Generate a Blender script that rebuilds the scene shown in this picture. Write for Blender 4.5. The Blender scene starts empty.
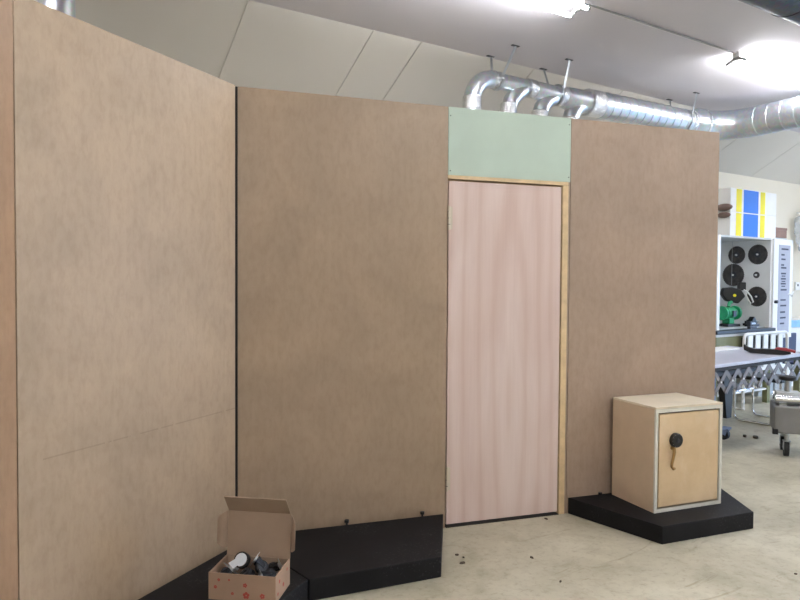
import bpy, bmesh, math, random
from mathutils import Vector, Matrix
random.seed(7)
sc = bpy.context.scene
COL = sc.collection

# ------------------------------------------------------------------ camera
CX, CY, CZ = -0.306, -3.585, 1.439
YAW, PITCH, ROLL, FPX = math.radians(18.49), math.radians(-1.63), math.radians(0.38), 670.0
fw = Vector((math.sin(YAW)*math.cos(PITCH), math.cos(YAW)*math.cos(PITCH), math.sin(PITCH)))
r0 = Vector((math.cos(YAW), -math.sin(YAW), 0)); u0 = r0.cross(fw)
rt = math.cos(ROLL)*r0 + math.sin(ROLL)*u0; up = -math.sin(ROLL)*r0 + math.cos(ROLL)*u0
cam = bpy.data.objects.new('camera', bpy.data.cameras.new('camera')); COL.objects.link(cam)
cam.matrix_world = Matrix(((rt.x, up.x, -fw.x, CX), (rt.y, up.y, -fw.y, CY), (rt.z, up.z, -fw.z, CZ), (0, 0, 0, 1)))
cam.data.sensor_width = 36.0; cam.data.lens = FPX/800*36; cam.data.clip_start = 0.05
sc.camera = cam

# ------------------------------------------------------------------ world, exposure
TUBE_STRENGTH = 30.0
SKY_STRENGTH = 3.2
world = bpy.data.worlds.new('overcast_sky'); sc.world = world; world.use_nodes = True
bg = world.node_tree.nodes['Background']; bg.inputs['Color'].default_value = (0.42, 0.64, 1.0, 1); bg.inputs['Strength'].default_value = SKY_STRENGTH
vs = sc.view_settings
vs.view_transform = 'Standard'; vs.look = 'None'; vs.gamma = 1.0; vs.use_curve_mapping = False
vs.exposure = 1.25

# ------------------------------------------------------------------ room frame: r along the back wall, n towards it
RA = math.radians(90-75.8)
eR = Vector((math.cos(RA), math.sin(RA), 0)); eN = Vector((-math.sin(RA), math.cos(RA), 0))
def Wp(r, n, z=0.0):
    return Vector((CX, CY, 0)) + eR*r + eN*n + Vector((0, 0, z))
ZC, DB, ZB, DW = 3.335, 4.43, 2.905, 5.2       # flat ceiling, where it ends, eaves height, back wall
R0, R1, N0 = -4.2, 11.5, -5.0

# ------------------------------------------------------------------ materials
def srgb(r, g, b):
    f = lambda c: (c/255/12.92) if c/255 <= 0.04045 else ((c/255+0.055)/1.055)**2.4
    return (f(r), f(g), f(b), 1)
class NT:
    def __init__(s, name):
        s.m = bpy.data.materials.new(name); s.m.use_nodes = True
        s.t = s.m.node_tree; s.n = s.t.nodes; s.l = s.t.links; s.b = s.n['Principled BSDF']
    def node(s, typ, **kw):
        nd = s.n.new(typ)
        for k, v in kw.items(): setattr(nd, k, v)
        return nd
    def coord(s, scale=(1, 1, 1), loc=(0, 0, 0)):
        tc = s.node('ShaderNodeTexCoord'); mp = s.node('ShaderNodeMapping')
        mp.inputs['Scale'].default_value = scale; mp.inputs['Location'].default_value = loc
        s.l.new(tc.outputs['Object'], mp.inputs['Vector']); return mp.outputs['Vector']
    def noise(s, vec, scale, detail=4, rough=0.55, dist=0.0):
        nd = s.node('ShaderNodeTexNoise'); nd.inputs['Scale'].default_value = scale
        nd.inputs['Detail'].default_value = detail; nd.inputs['Roughness'].default_value = rough
        nd.inputs['Distortion'].default_value = dist
        s.l.new(vec, nd.inputs['Vector']); return nd.outputs['Fac']
    def ramp(s, fac, stops):
        nd = s.node('ShaderNodeValToRGB'); e = nd.color_ramp.elements
        while len(e) < len(stops): e.new(0.5)
        for i, (p, c) in enumerate(stops): e[i].position = p; e[i].color = c
        s.l.new(fac, nd.inputs['Fac']); return nd.outputs['Color']
    def mix(s, fac, a, b, mode='MIX'):
        nd = s.node('ShaderNodeMix', data_type='RGBA', blend_type=mode)
        if isinstance(fac, (int, float)): nd.inputs[0].default_value = fac
        else: s.l.new(fac, nd.inputs[0])
        for i, v in ((6, a), (7, b)):
            if isinstance(v, tuple): nd.inputs[i].default_value = v
            else: s.l.new(v, nd.inputs[i])
        return nd.outputs[2]
    def color(s, c):
        if isinstance(c, tuple): s.b.inputs['Base Color'].default_value = c
        else: s.l.new(c, s.b.inputs['Base Color'])
    def bump(s, h, strength=0.1, dist=0.01):
        nd = s.node('ShaderNodeBump'); nd.inputs['Strength'].default_value = strength; nd.inputs['Distance'].default_value = dist
        s.l.new(h, nd.inputs['Height']); s.l.new(nd.outputs['Normal'], s.b.inputs['Normal'])
    def set(s, rough=0.5, metal=0.0, spec=0.5):
        s.b.inputs['Roughness'].default_value = rough; s.b.inputs['Metallic'].default_value = metal
        s.b.inputs['Specular IOR Level'].default_value = spec; return s.m

def plain(name, c, rough=0.5, metal=0.0, var=0.12, scale=8.0, spec=0.5, bump=0.0):
    t = NT(name); v = t.coord(); nz = t.noise(v, scale)
    lo = tuple(x*(1-var) for x in c[:3])+(1,); hi = tuple(min(1, x*(1+var)) for x in c[:3])+(1,)
    t.color(t.ramp(nz, [(0.3, lo), (0.7, hi)]))
    if bump: t.bump(t.noise(v, scale*6), bump, 0.004)
    return t.set(rough, metal, spec)

def mdf_mat(name, base, line_z=None):
    t = NT(name); v = t.coord((1, 1, 1), (random.random()*9, 0, random.random()*9))
    vs_ = t.coord((9, 9, 1.3)); vb = t.coord((1, 1, 0.8))
    c0 = tuple(x*0.88 for x in base[:3])+(1,); c1 = tuple(min(1, x*1.10) for x in base[:3])+(1,)
    col = t.ramp(t.noise(v, 2.2, 6, 0.62, 0.4), [(0.30, c0), (0.70, c1)])
    st = t.ramp(t.noise(vs_, 3.0, 6, 0.7), [(0.30, (0.945, 0.94, 0.935, 1)), (0.66, (1, 1, 1, 1))])
    fl = t.ramp(t.noise(t.coord((1, 1, 0.45)), 34, 4, 0.65, 0.25), [(0.33, (0.91, 0.895, 0.88, 1)), (0.56, (1, 1, 1, 1))])
    col = t.mix(1.0, col, st, 'MULTIPLY'); col = t.mix(1.0, col, fl, 'MULTIPLY')
    if line_z is not None:                        # a pencilled level line ruled across the sheet
        tc = t.node('ShaderNodeTexCoord'); sx = t.node('ShaderNodeSeparateXYZ'); t.l.new(tc.outputs['Object'], sx.inputs[0])
        sb = t.node('ShaderNodeMath', operation='SUBTRACT'); t.l.new(sx.outputs['Z'], sb.inputs[0]); sb.inputs[1].default_value = line_z
        ab = t.node('ShaderNodeMath', operation='ABSOLUTE'); t.l.new(sb.outputs[0], ab.inputs[0])
        lt = t.node('ShaderNodeMath', operation='LESS_THAN'); t.l.new(ab.outputs[0], lt.inputs[0]); lt.inputs[1].default_value = 0.0028
        gt = t.node('ShaderNodeMath', operation='GREATER_THAN'); t.l.new(sx.outputs['X'], gt.inputs[0]); gt.inputs[1].default_value = 0.08
        br = t.node('ShaderNodeMath', operation='GREATER_THAN'); t.l.new(t.noise(t.coord((14, 1, 1)), 1.0, 3), br.inputs[0]); br.inputs[1].default_value = 0.42
        m1 = t.node('ShaderNodeMath', operation='MULTIPLY'); t.l.new(lt.outputs[0], m1.inputs[0]); t.l.new(gt.outputs[0], m1.inputs[1])
        m2 = t.node('ShaderNodeMath', operation='MULTIPLY'); t.l.new(m1.outputs[0], m2.inputs[0]); t.l.new(br.outputs[0], m2.inputs[1])
        m3 = t.node('ShaderNodeMath', operation='MULTIPLY'); t.l.new(m2.outputs[0], m3.inputs[0]); m3.inputs[1].default_value = 0.22
        col = t.mix(m3.outputs[0], col, (0.10, 0.07, 0.05, 1))
    t.color(col); t.bump(t.noise(v, 180, 2), 0.05, 0.002)
    return t.set(0.44, 0, 0.4)

M = {}
M['mdf_left'] = mdf_mat('mdf_sheet_lit', (0.49, 0.375, 0.262), 0.77)  # paler base: the light this angled panel faces is put into its colour
M['mdf'] = mdf_mat('mdf_sheet', (0.385, 0.288, 0.200))  # darker base: the centre wall's weaker light is put into its colour
M['mdf_right'] = mdf_mat('mdf_sheet_pinkish', (0.40, 0.300, 0.226))
M['mdf_far'] = mdf_mat('mdf_sheet_light_tint', (0.46, 0.300, 0.185))  # redder base stands for different lighting on the outer panel
M['green_mdf'] = plain('green_moisture_board', srgb(186, 204, 190), 0.6, var=0.06, scale=3)
M['pine'] = plain('pine_timber', srgb(214, 189, 148), 0.55, var=0.14, scale=12)
M['dark_timber_shade'] = plain('dark_paint_and_gap_shade', srgb(30, 24, 22), 0.7)  # dark edges and rails, also the painted shade under the door
def plywood():
    t = NT('pink_plywood'); v = t.coord((1, 0.3, 0.085), (-0.40, 0, -0.055))
    w = t.node('ShaderNodeTexWave', wave_type='RINGS', rings_direction='SPHERICAL')
    w.inputs['Scale'].default_value = 3.2; w.inputs['Distortion'].default_value = 6.5; w.inputs['Detail'].default_value = 3
    w.inputs['Detail Scale'].default_value = 0.9; t.l.new(v, w.inputs['Vector'])
    base = t.ramp(w.outputs['Fac'], [(0.0, srgb(215, 193, 183)), (0.35, srgb(220, 201, 192)), (1.0, srgb(222, 204, 196))])
    fine = t.ramp(t.noise(t.coord((90, 20, 2)), 1.0, 4, 0.7), [(0.3, (0.95, 0.935, 0.93, 1)), (0.6, (1, 1, 1, 1))])
    blot = t.ramp(t.noise(t.coord((1, 1, .22)), 4.0, 4, 0.5, 0.8), [(0.36, (0.91, 0.865, 0.85, 1)), (0.6, (1, 1, 1, 1))])
    t.color(t.mix(1.0, t.mix(1.0, base, fine, 'MULTIPLY'), blot, 'MULTIPLY')); return t.set(0.5, 0, 0.4)
M['ply'] = plywood()
def concrete():
    t = NT('concrete_floor'); v = t.coord()
    a = t.ramp(t.noise(v, 1.3, 7, 0.6, 0.5), [(0.30, srgb(166, 160, 138)), (0.50, srgb(190, 184, 163)), (0.70, srgb(206, 201, 182))])
    b = t.ramp(t.noise(v, 7, 6, 0.65, 0.3), [(0.28, (0.80, 0.78, 0.74, 1)), (0.52, (1, 1, 1, 1))])
    c = t.ramp(t.noise(t.coord((0.8, 2.4, 1)), 2.1, 5, 0.7, 1.8), [(0.30, (0.72, 0.68, 0.61, 1)), (0.40, (1, 1, 1, 1))])
    d = t.ramp(t.noise(v, 30, 5, 0.7), [(0.30, (0.78, 0.76, 0.73, 1)), (0.48, (1, 1, 1, 1))])
    col = t.mix(1.0, t.mix(1.0, t.mix(1.0, a, b, 'MULTIPLY'), c, 'MULTIPLY'), d, 'MULTIPLY')
    t.color(col); t.bump(t.noise(v, 9, 8), 0.08, 0.01)
    rr = t.node('ShaderNodeMapRange'); t.l.new(t.noise(v, 3, 4), rr.inputs[0]); rr.inputs[3].default_value = 0.33; rr.inputs[4].default_value = 0.62
    t.set(0.5, 0, 0.45); t.l.new(rr.outputs[0], t.b.inputs['Roughness']); return t.m
M['concrete'] = concrete()
M['ceiling'] = plain('ceiling_paint', srgb(212, 208, 214), 0.8, var=0.03, scale=0.8)
M['slope'] = plain('slope_board_paint', srgb(216, 212, 205), 0.75, var=0.03, scale=0.8)
M['gap'] = plain('joint_shadow_gap', srgb(120, 118, 114), 0.9)
M['wallpaint'] = plain('wall_paint', srgb(228, 221, 205), 0.75, var=0.03, scale=0.8)
def black_paint():
    t = NT('black_scuffed_paint'); v = t.coord()
    a = t.ramp(t.noise(v, 5, 5, 0.6), [(0.3, srgb(14, 14, 17)), (0.7, srgb(25, 25, 28))])
    sp = t.ramp(t.noise(v, 85, 2, 0.5), [(0.60, (0, 0, 0, 1)), (0.68, (1, 1, 1, 1))])
    pt = t.ramp(t.noise(v, 4.5, 3, 0.5), [(0.50, (0, 0, 0, 1)), (0.66, (1, 1, 1, 1))])
    ms = t.mix(1.0, sp, pt, 'MULTIPLY'); r = t.node('ShaderNodeRGBToBW'); t.l.new(ms, r.inputs[0])
    t.color(t.mix(r.outputs[0], a, srgb(56, 56, 58))); return t.set(0.6, 0, 0.22)
M['black_paint'] = black_paint()
M['black'] = plain('black_plastic', srgb(24, 24, 26), 0.4)
M['rubber'] = plain('black_rubber', srgb(28, 28, 30), 0.6)
M['darkgrey'] = plain('dark_grey_metal', srgb(62, 63, 70), 0.45, 0.3)
def galv(name, c, rough=0.34):
    t = NT(name); v = t.coord()
    vo = t.node('ShaderNodeTexVoronoi'); vo.inputs['Scale'].default_value = 40; t.l.new(v, vo.inputs['Vector'])
    t.color(t.mix(0.25, c, vo.outputs['Color'], 'SOFT_LIGHT')); t.bump(t.noise(v, 9, 2), 0.12, 0.01)
    return t.set(rough, 0.95)
M['galv'] = galv('galvanised_steel', srgb(205, 210, 216))
M['galv_dark'] = galv('dark_galvanised_steel', srgb(84, 86, 94), 0.45)
def foil():
    t = NT('crinkled_foil_tape'); v = t.coord(); t.color(srgb(225, 226, 228)); t.bump(t.noise(v, 70, 3, 0.7, 1.0), 0.9, 0.01); return t.set(0.22, 1.0)
M['foil'] = foil()
M['steel'] = plain('brushed_steel', srgb(186, 190, 194), 0.32, 0.9, var=0.06)
M['hinge'] = plain('zinc_hinge', srgb(206, 196, 178), 0.45, 0.5, var=0.05)
M['chrome'] = plain('chrome', srgb(225, 226, 228), 0.12, 1.0, var=0.02)
M['white_metal'] = plain('white_enamel', srgb(236, 236, 234), 0.4, var=0.02)
M['white'] = plain('white_card', srgb(240, 240, 238), 0.6, var=0.02)
M['yellow'] = plain('yellow_print', srgb(240, 226, 30), 0.6, var=0.03)
M['blue'] = plain('blue_print', srgb(40, 120, 225), 0.6, var=0.03)
M['brown'] = plain('brown_leather', srgb(112, 92, 84), 0.6)
M['brown_card'] = plain('brown_card', srgb(140, 112, 98), 0.7)
M['lightgrey'] = plain('light_grey_paint', srgb(196, 199, 198), 0.5, var=0.04)
M['midgrey'] = plain('mid_grey_paint', srgb(150, 150, 150), 0.5, var=0.05)
M['machine'] = plain('machine_grey', srgb(132, 131, 130), 0.45, 0.2, var=0.08)
M['paper'] = plain('grey_label_paper', srgb(168, 172, 186), 0.7, var=0.05)
M['ink'] = plain('dark_ink', srgb(62, 66, 84), 0.7)
def blade():
    t = NT('dark_blade_steel'); v = t.coord((1, 1, 1)); t.color(t.ramp(t.noise(v, 14, 3), [(0.3, srgb(62, 58, 57)), (0.7, srgb(98, 92, 89))])); return t.set(0.4, 0.55)
M['blade'] = blade()
M['green'] = plain('green_casting', srgb(30, 150, 96), 0.45, var=0.2, scale=20)
M['olive'] = plain('olive_green_paint', srgb(132, 134, 96), 0.6)
M['lavender'] = plain('pale_laminate', srgb(188, 188, 202), 0.35, var=0.04)
M['alu'] = plain('dull_aluminium', srgb(122, 115, 113), 0.5, 0.2)
M['navy'] = plain('navy_plastic', srgb(42, 50, 84), 0.5)
M['skyblue'] = plain('sky_blue_paint', srgb(150, 200, 235), 0.5)
M['red'] = plain('red_plastic', srgb(150, 48, 54), 0.45)
M['bluecap'] = plain('blue_caster_fork', srgb(120, 138, 172), 0.45)
M['safe_side'] = plain('safe_birch_ply', srgb(206, 184, 156), 0.55, var=0.07, scale=5)
M['safe_top'] = plain('safe_paler_top', srgb(226, 215, 192), 0.6, var=0.06, scale=6)  # top board paler than the side panels
M['safe_edge'] = plain('filler_edge', srgb(212, 210, 198), 0.65, var=0.06, scale=14)
def safe_door():
    t = NT('safe_door_board'); v = t.coord()
    a = t.ramp(t.noise(v, 5, 5, 0.6), [(0.3, srgb(206, 178, 138)), (0.7, srgb(220, 195, 158))])
    b = t.ramp(t.noise(t.coord((1, 1, 0.7), (2, 0, 1)), 6, 5, 0.6), [(0.52, (0, 0, 0, 1)), (0.68, (1, 1, 1, 1))])
    r = t.node('ShaderNodeRGBToBW'); t.l.new(b, r.inputs[0]); m = t.node('ShaderNodeMath', operation='MULTIPLY'); t.l.new(r.outputs[0], m.inputs[0]); m.inputs[1].default_value = 0.35
    t.color(t.mix(m.outputs[0], a, srgb(228, 210, 184))); return t.set(0.55, 0, 0.4)
M['safe_door'] = safe_door()
M['brass'] = plain('tarnished_brass', srgb(160, 128, 82), 0.4, 0.7)
M['cardboard'] = plain('cardboard', srgb(172, 144, 121), 0.75, var=0.06, scale=10)
M['cardboard_in'] = plain('cardboard_inside', srgb(164, 142, 122), 0.8, var=0.05, scale=10)
M['redink'] = plain('red_stamp_ink', srgb(176, 76, 62), 0.75)
M['bright_hub'] = plain('pale_wheel_hub', srgb(226, 236, 244), 0.3, 0.2, var=0.03)
M['hubgrey'] = plain('grey_wheel_hub', srgb(52, 55, 62), 0.3, 0.4, var=0.1)
M['forkdark'] = plain('dark_glossy_steel', srgb(58, 62, 70), 0.22, 0.7, var=0.2, scale=40)
M['chip'] = plain('dark_wood_chip', srgb(70, 58, 46), 0.8)
M['tan'] = plain('tan_card_flap', srgb(196, 160, 120), 0.7)
def bag():
    t = NT('clear_polythene'); t.color(srgb(232, 236, 240)); t.bump(t.noise(t.coord(), 30, 4), 0.6, 0.01); t.b.inputs['Alpha'].default_value = 0.45; return t.set(0.2)
M['bag'] = bag()
def tube():
    t = NT('lit_fluorescent_tube'); t.color((0.9, 0.9, 0.9, 1)); t.b.inputs['Emission Color'].default_value = (0.97, 0.98, 1.0, 1)
    t.b.inputs['Emission Strength'].default_value = TUBE_STRENGTH; return t.m
M['tube'] = tube()
M['outside'] = plain('outside_paving', srgb(150, 150, 148), 0.9)

# ------------------------------------------------------------------ geometry helpers
class MB:
    def __init__(s): s.v = []; s.f = []
    def quadbox(s, P):        # 8 points: bottom loop 0-3, top loop 4-7
        o = len(s.v); s.v += [tuple(p) for p in P]
        s.f += [tuple(o+i for i in q) for q in ((3, 2, 1, 0), (4, 5, 6, 7), (0, 1, 5, 4), (1, 2, 6, 5), (2, 3, 7, 6), (3, 0, 4, 7))]; return s
    def box(s, x0, x1, y0, y1, z0, z1):
        return s.quadbox([(x0, y0, z0), (x1, y0, z0), (x1, y1, z0), (x0, y1, z0), (x0, y0, z1), (x1, y0, z1), (x1, y1, z1), (x0, y1, z1)])
    def prism(s, poly, z0, z1, axis='z'):
        a = sum(poly[i][0]*poly[(i+1) % len(poly)][1]-poly[(i+1) % len(poly)][0]*poly[i][1] for i in range(len(poly)))
        if a < 0: poly = poly[::-1]
        n = len(poly); o = len(s.v)
        put = {'z': lambda p, h: (p[0], p[1], h), 'y': lambda p, h: (p[0], -h, p[1]), 'x': lambda p, h: (h, p[0], p[1])}[axis]
        s.v += [put(p, z0) for p in poly]+[put(p, z1) for p in poly]
        s.f.append(tuple(o+i for i in range(n))[::-1]); s.f.append(tuple(o+n+i for i in range(n)))
        s.f += [(o+i, o+(i+1) % n, o+n+(i+1) % n, o+n+i) for i in range(n)]; return s
    def tube(s, path, rad, seg=12, caps=True, flat=None):
        path = [Vector(p) for p in path]; n = len(path)
        if isinstance(rad, (int, float)): rad = [rad]*n
        o = len(s.v); T = []
        for i in range(n):
            d = path[min(i+1, n-1)]-path[max(i-1, 0)]; T.append(d.normalized())
        a = Vector((0, 0, 1)) if abs(T[0].z) < 0.9 else Vector((1, 0, 0))
        u = (a - T[0]*a.dot(T[0])).normalized()
        for i in range(n):
            u = (u - T[i]*u.dot(T[i])).normalized(); w = T[i].cross(u)
            for k in range(seg):
                t = 2*math.pi*k/seg
                s.v.append(tuple(path[i]+(u*math.cos(t)+w*math.sin(t))*rad[i]))
        for i in range(n-1):
            for k in range(seg):
                s.f.append((o+i*seg+k, o+i*seg+(k+1) % seg, o+(i+1)*seg+(k+1) % seg, o+(i+1)*seg+k))
        if caps:
            s.f.append(tuple(o+k for k in range(seg))[::-1]); s.f.append(tuple(o+(n-1)*seg+k for k in range(seg)))
        return s
    def bar(s, p0, p1, w, t, side=(0, 0, 1)):       # flat bar between two points
        p0, p1 = Vector(p0), Vector(p1); d = (p1-p0).normalized(); sd = Vector(side); a = (sd-d*sd.dot(d)).normalized(); b = d.cross(a)
        P = []
        for p in (p0, p1):
            P += [p-a*w/2-b*t/2, p+a*w/2-b*t/2, p+a*w/2+b*t/2, p-a*w/2+b*t/2]
        return s.quadbox(P)
    def ball(s, c, r, seg=12, rings=8, sx=1, sy=1, sz=1):
        o = len(s.v); c = Vector(c)
        s.v.append(tuple(c+Vector((0, 0, r*sz))))
        for i in range(1, rings):
            t = math.pi*i/rings
            for k in range(seg):
                p = 2*math.pi*k/seg; s.v.append((c.x+r*sx*math.sin(t)*math.cos(p), c.y+r*sy*math.sin(t)*math.sin(p), c.z+r*sz*math.cos(t)))
        s.v.append(tuple(c-Vector((0, 0, r*sz)))); e = len(s.v)-1
        for k in range(seg):
            s.f.append((o, o+1+k, o+1+(k+1) % seg)); b = o+1+(rings-2)*seg; s.f.append((e, b+(k+1) % seg, b+k))
        for i in range(rings-2):
            for k in range(seg):
                a = o+1+i*seg; s.f.append((a+k, a+seg+k, a+seg+(k+1) % seg, a+(k+1) % seg))
        return s
    def build(s, name, mat, parent=None, smooth=False, bevel=0.0, loc=None, rz=0.0):
        me = bpy.data.meshes.new(name); me.from_pydata(s.v, [], s.f); 
        bm = bmesh.new(); bm.from_mesh(me); bmesh.ops.recalc_face_normals(bm, faces=bm.faces); bm.to_mesh(me); bm.free()
        me.materials.append(M[mat] if isinstance(mat, str) else mat)
        if smooth:
            for p in me.polygons: p.use_smooth = True
            try: me.set_sharp_from_angle(angle=math.radians(40))
            except Exception: pass
        o = bpy.data.objects.new(name, me); COL.objects.link(o)
        if parent is not None: o.parent = parent
        if loc is not None: o.location = loc
        if rz: o.rotation_euler.z = rz
        if bevel:
            b = o.modifiers.new('bevel', 'BEVEL'); b.width = bevel; b.segments = 2; b.limit_method = 'ANGLE'
        return o
def B(*a): return MB().box(*a)
def arc(c, r, a0, a1, n, ax0, ax1):
    c, ax0, ax1 = Vector(c), Vector(ax0), Vector(ax1)
    return [c+ax0*r*math.cos(a0+(a1-a0)*i/n)+ax1*r*math.sin(a0+(a1-a0)*i/n) for i in range(n+1)]
def tag(o, label, cat, group=None):
    o['label'] = label; o['category'] = cat
    if group: o['group'] = group
    return o
def thing(name, label, cat, loc=(0, 0, 0), rz=0.0, group=None):
    o = bpy.data.objects.new(name, None); COL.objects.link(o); o.location = loc; o.rotation_euler = (0, 0, rz); o.empty_display_size = 0.1
    return tag(o, label, cat, group)
def struct(o): o['kind'] = 'structure'; return o
def copy_tree(o, parent=None):
    c = o.copy(); COL.objects.link(c); c.parent = parent
    for ch in list(o.children): copy_tree(ch, c)
    return c
ROOM = Vector((CX, CY, 0))
def room(mb, name, mat, parent=None, **k):       # a mesh in room coordinates
    if parent is None: return mb.build(name, mat, None, loc=ROOM, rz=RA, **k)
    return mb.build(name, mat, parent, **k)

# ------------------------------------------------------------------ the room
struct(room(B(R0-.1, R1+.1, N0-.1, DW+.1, -.12, 0), 'floor', 'concrete'))
struct(room(B(R0-.1, R1+.1, N0-.1, DB, ZC, ZC+.1), 'ceiling', 'ceiling'))
def slope_pt(n, off): 
    k = (ZC-ZB)/(DW-DB); l = math.hypot(1, k); return (n + off*k/l, ZC-(n-DB)*k + off/l)
def slope_box(ra, rb, o0, o1, na=DB, nb=DW+.05):
    a0, a1, b0, b1 = slope_pt(na, o0), slope_pt(na, o1), slope_pt(nb, o0), slope_pt(nb, o1)
    return MB().quadbox([(ra, a0[0], a0[1]), (rb, a0[0], a0[1]), (rb, b0[0], b0[1]), (ra, b0[0], b0[1]),
                         (ra, a1[0], a1[1]), (rb, a1[0], a1[1]), (rb, b1[0], b1[1]), (ra, b1[0], b1[1])])
sl = struct(room(slope_box(R0-.1, R1+.1, 0.014, 0.10), 'ceiling_slope', 'gap'))
br = [R0-.1, -3.2, -2.0, -0.8, 0.4, 1.62, 2.59, 3.03, 4.25, 5.45, 6.65, 7.85, 9.05, 10.25, R1+.1]
for a, b in zip(br[:-1], br[1:]):
    slope_box(a+.004, b-.004, 0.0, 0.02).build('panel', 'slope', sl)
slope_box(1.606, 1.630, -0.006, 0.001, DB, DW).build('cover_strip', 'slope', sl)
struct(room(B(R0-.1, R1+.1, DW, DW+.1, 0, ZB+.06), 'wall_back', 'wallpaint'))
struct(room(B(R0-.1, R0, N0, DW, 0, ZC), 'wall_left', 'wallpaint'))
struct(room(B(R0-.1, R1+.1, N0-.1, N0, 0, ZC), 'wall_front', 'wallpaint'))
DN0, DN1, DZ = -1.2, 3.3, 2.9                  # open roller door in the right-hand wall
struct(room(B(R1, R1+.1, N0, DN0, 0, ZC).box(R1, R1+.1, DN1, DW, 0, ZC).box(R1, R1+.1, DN0, DN1, DZ, ZC), 'wall_right', 'wallpaint'))
struct(room(B(R1-.03, R1+.13, DN0-.06, DN0, 0, DZ).box(R1-.03, R1+.13, DN1, DN1+.06, 0, DZ).box(R1-.03, R1+.13, DN0-.06, DN1+.06, DZ, DZ+.08), 'trim_1', 'midgrey'))
struct(room(B(R1+.1, R1+25, -25, 25, -.14, -.02), 'ground', 'outside'))

# ------------------------------------------------------------------ stage flats
def flat(label, loc, ang, width, mat, height=2.44, group='wall flats of the stage set'):
    t = thing('stage_flat', label, 'wall panel', loc, ang, group)
    B(0, width, 0, 0.012, 0, height).build('mdf_sheet', mat, t)
    for x in (0.0, width/2-.0225, width-.045):
        B(x+.002, x+.043, 0.012, 0.082, 0.07, height-.072).build('stud', 'pine', t)
    for z in (0.0, height-.07):
        B(.002, width-.002, 0.012, 0.082, z+.001, z+.068).build('rail', 'pine', t)
    return t
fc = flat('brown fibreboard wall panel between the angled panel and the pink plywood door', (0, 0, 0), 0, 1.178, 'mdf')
B(-.0115, -.0005, 0.004, 0.085, 0, 2.44).build('edge_strip', 'dark_timber_shade', fc)
fr = flat('brown fibreboard wall panel behind the wooden prop safe', (1.992, 0, 0), 0, 1.136, 'mdf_right')
LA = math.radians(47.1); Lo = Vector((-.841, -.905, 0))
fl = flat('wide brown fibreboard panel in a lit tone, angled beside the open cardboard box, with a pencil line', Lo, LA, 1.213, 'mdf_left')
FA = math.radians(70); fo = Lo + Vector((-.003, -.004, 0)) - Vector((math.cos(FA), math.sin(FA), 0))*1.22
ff = flat('brown fibreboard panel tinted for its lighting, hinged to the outer edge of the angled panel', fo, FA, 1.218, 'mdf_far')
# doorway flat
dw = thing('doorway_flat', 'pine door frame with pale green header board above the pink plywood door', 'door frame', (1.180, 0, 0), 0)
hp = B(.001, .809, 0, .012, 2.052, 2.44).build('header_panel', 'green_mdf', dw); hp['label'] = 'pale green moisture-resistant board'
for x, z in ((.012, 2.39), (.012, 2.075), (.797, 2.40), (.797, 2.08)):
    MB().tube([(x, .003, z), (x, -.0012, z)], .0035, 10).build('screw', 'darkgrey', hp)
B(.757, .797, -.002, .092, 0, 2.028).build('side_jamb', 'pine', dw, bevel=.002)
B(.797, .809, 0.002, .075, 0, 2.05).build('jamb_edge', 'mdf_right', dw)
B(.001, .797, .001, .092, 2.030, 2.051).build('head_jamb', 'pine', dw)
B(.004, .756, -.004, .092, 0, .004).build('door_gap_shade', 'dark_timber_shade', dw)  # dark strip added so the gap under the door looks shaded
B(.001, .0035, .020, .092, .005, 2.028).build('hinge_jamb', 'pine', dw)
B(.742, .7565, .046, .066, .005, 2.007).build('door_stop', 'pine', dw)
B(.004, .757, .046, .064, 2.008, 2.028).build('head_stop', 'pine', dw)
# door
dr = struct(bpy.data.objects.new('door_1', None)); COL.objects.link(dr); dr.location = (1.1865, 0, 0)
dr['label'] = 'flush pink plywood door with two steel butt hinges'
bm_ = MB(); B(.001, .7425, .003, .041, .018, 2.018).build('door_leaf', 'ply', dr, bevel=.0015)
for z0, z1 in ((1.735, 1.872), (.216, .358)):
    h = MB().tube([(-.001, -.006, z0), (-.001, -.007, z1)], .0068, 12).build('hinge_knuckle', 'hinge', dr, smooth=True)
    B(.001, .022, -.0005, .0028, z0+.004, z1-.004).build('hinge_leaf', 'hinge', h)
    for k in range(3): MB().tube([(-.001, -.006, z0+.03+k*.036), (-.001, -.006, z0+.033+k*.036)], .0072, 12).build('knuckle_joint', 'darkgrey', h)

# ------------------------------------------------------------------ black platforms in front of the flats
def platform(label, pts, z1=.1):
    xs = sum(p[0] for p in pts)/len(pts); ys = sum(p[1] for p in pts)/len(pts)
    o = MB().prism([(p[0]-xs, p[1]-ys) for p in pts], 0, z1).build('platform_block', 'black_paint', None, bevel=.004, loc=(xs, ys, 0))
    return tag(o, label, 'platform', 'black mitred platforms under the set')
d = Vector((-math.cos(LA), -math.sin(LA), 0)); nr = Vector((math.sin(LA), -math.cos(LA), 0))
platform('low black platform lying empty between the cardboard box and the plywood door', [(.018, -.042), (1.150, -.042), (.912, -.600), (.256, -.650)])
platform('low black platform carrying the wooden prop safe', [(2.000, -.004), (2.222, -.592), (2.902, -.556), (3.122, -.004)])
fcn = Vector((.250, -.648, 0)); bcn = Vector((.030, -.086, 0))
e1 = bcn + d*1.12; e2 = fcn + d*0.78
platform('low black platform carrying the open cardboard box, along the angled panel', [(bcn.x, bcn.y), (fcn.x, fcn.y), (e2.x, e2.y), (e1.x, e1.y)])
for x, y in ((.585, -.020), (1.03, -.020)):
    o = MB().tube([(x, y, 0), (x, y, .108)], .006, 8).tube([(x, y, .104), (x, y, .118)], .013, 6).build('fixing_bolt', 'black', None)
    tag(o, 'black bolt standing in the gap behind the empty black platform', 'bolt', 'bolts behind the platforms')
o = MB().tube([(2.225, -.018, .1), (2.225, -.018, .106)], .006, 8).tube([(2.225, -.018, .104), (2.225, -.018, .116)], .013, 6).build('fixing_bolt', 'black', None)
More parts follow.
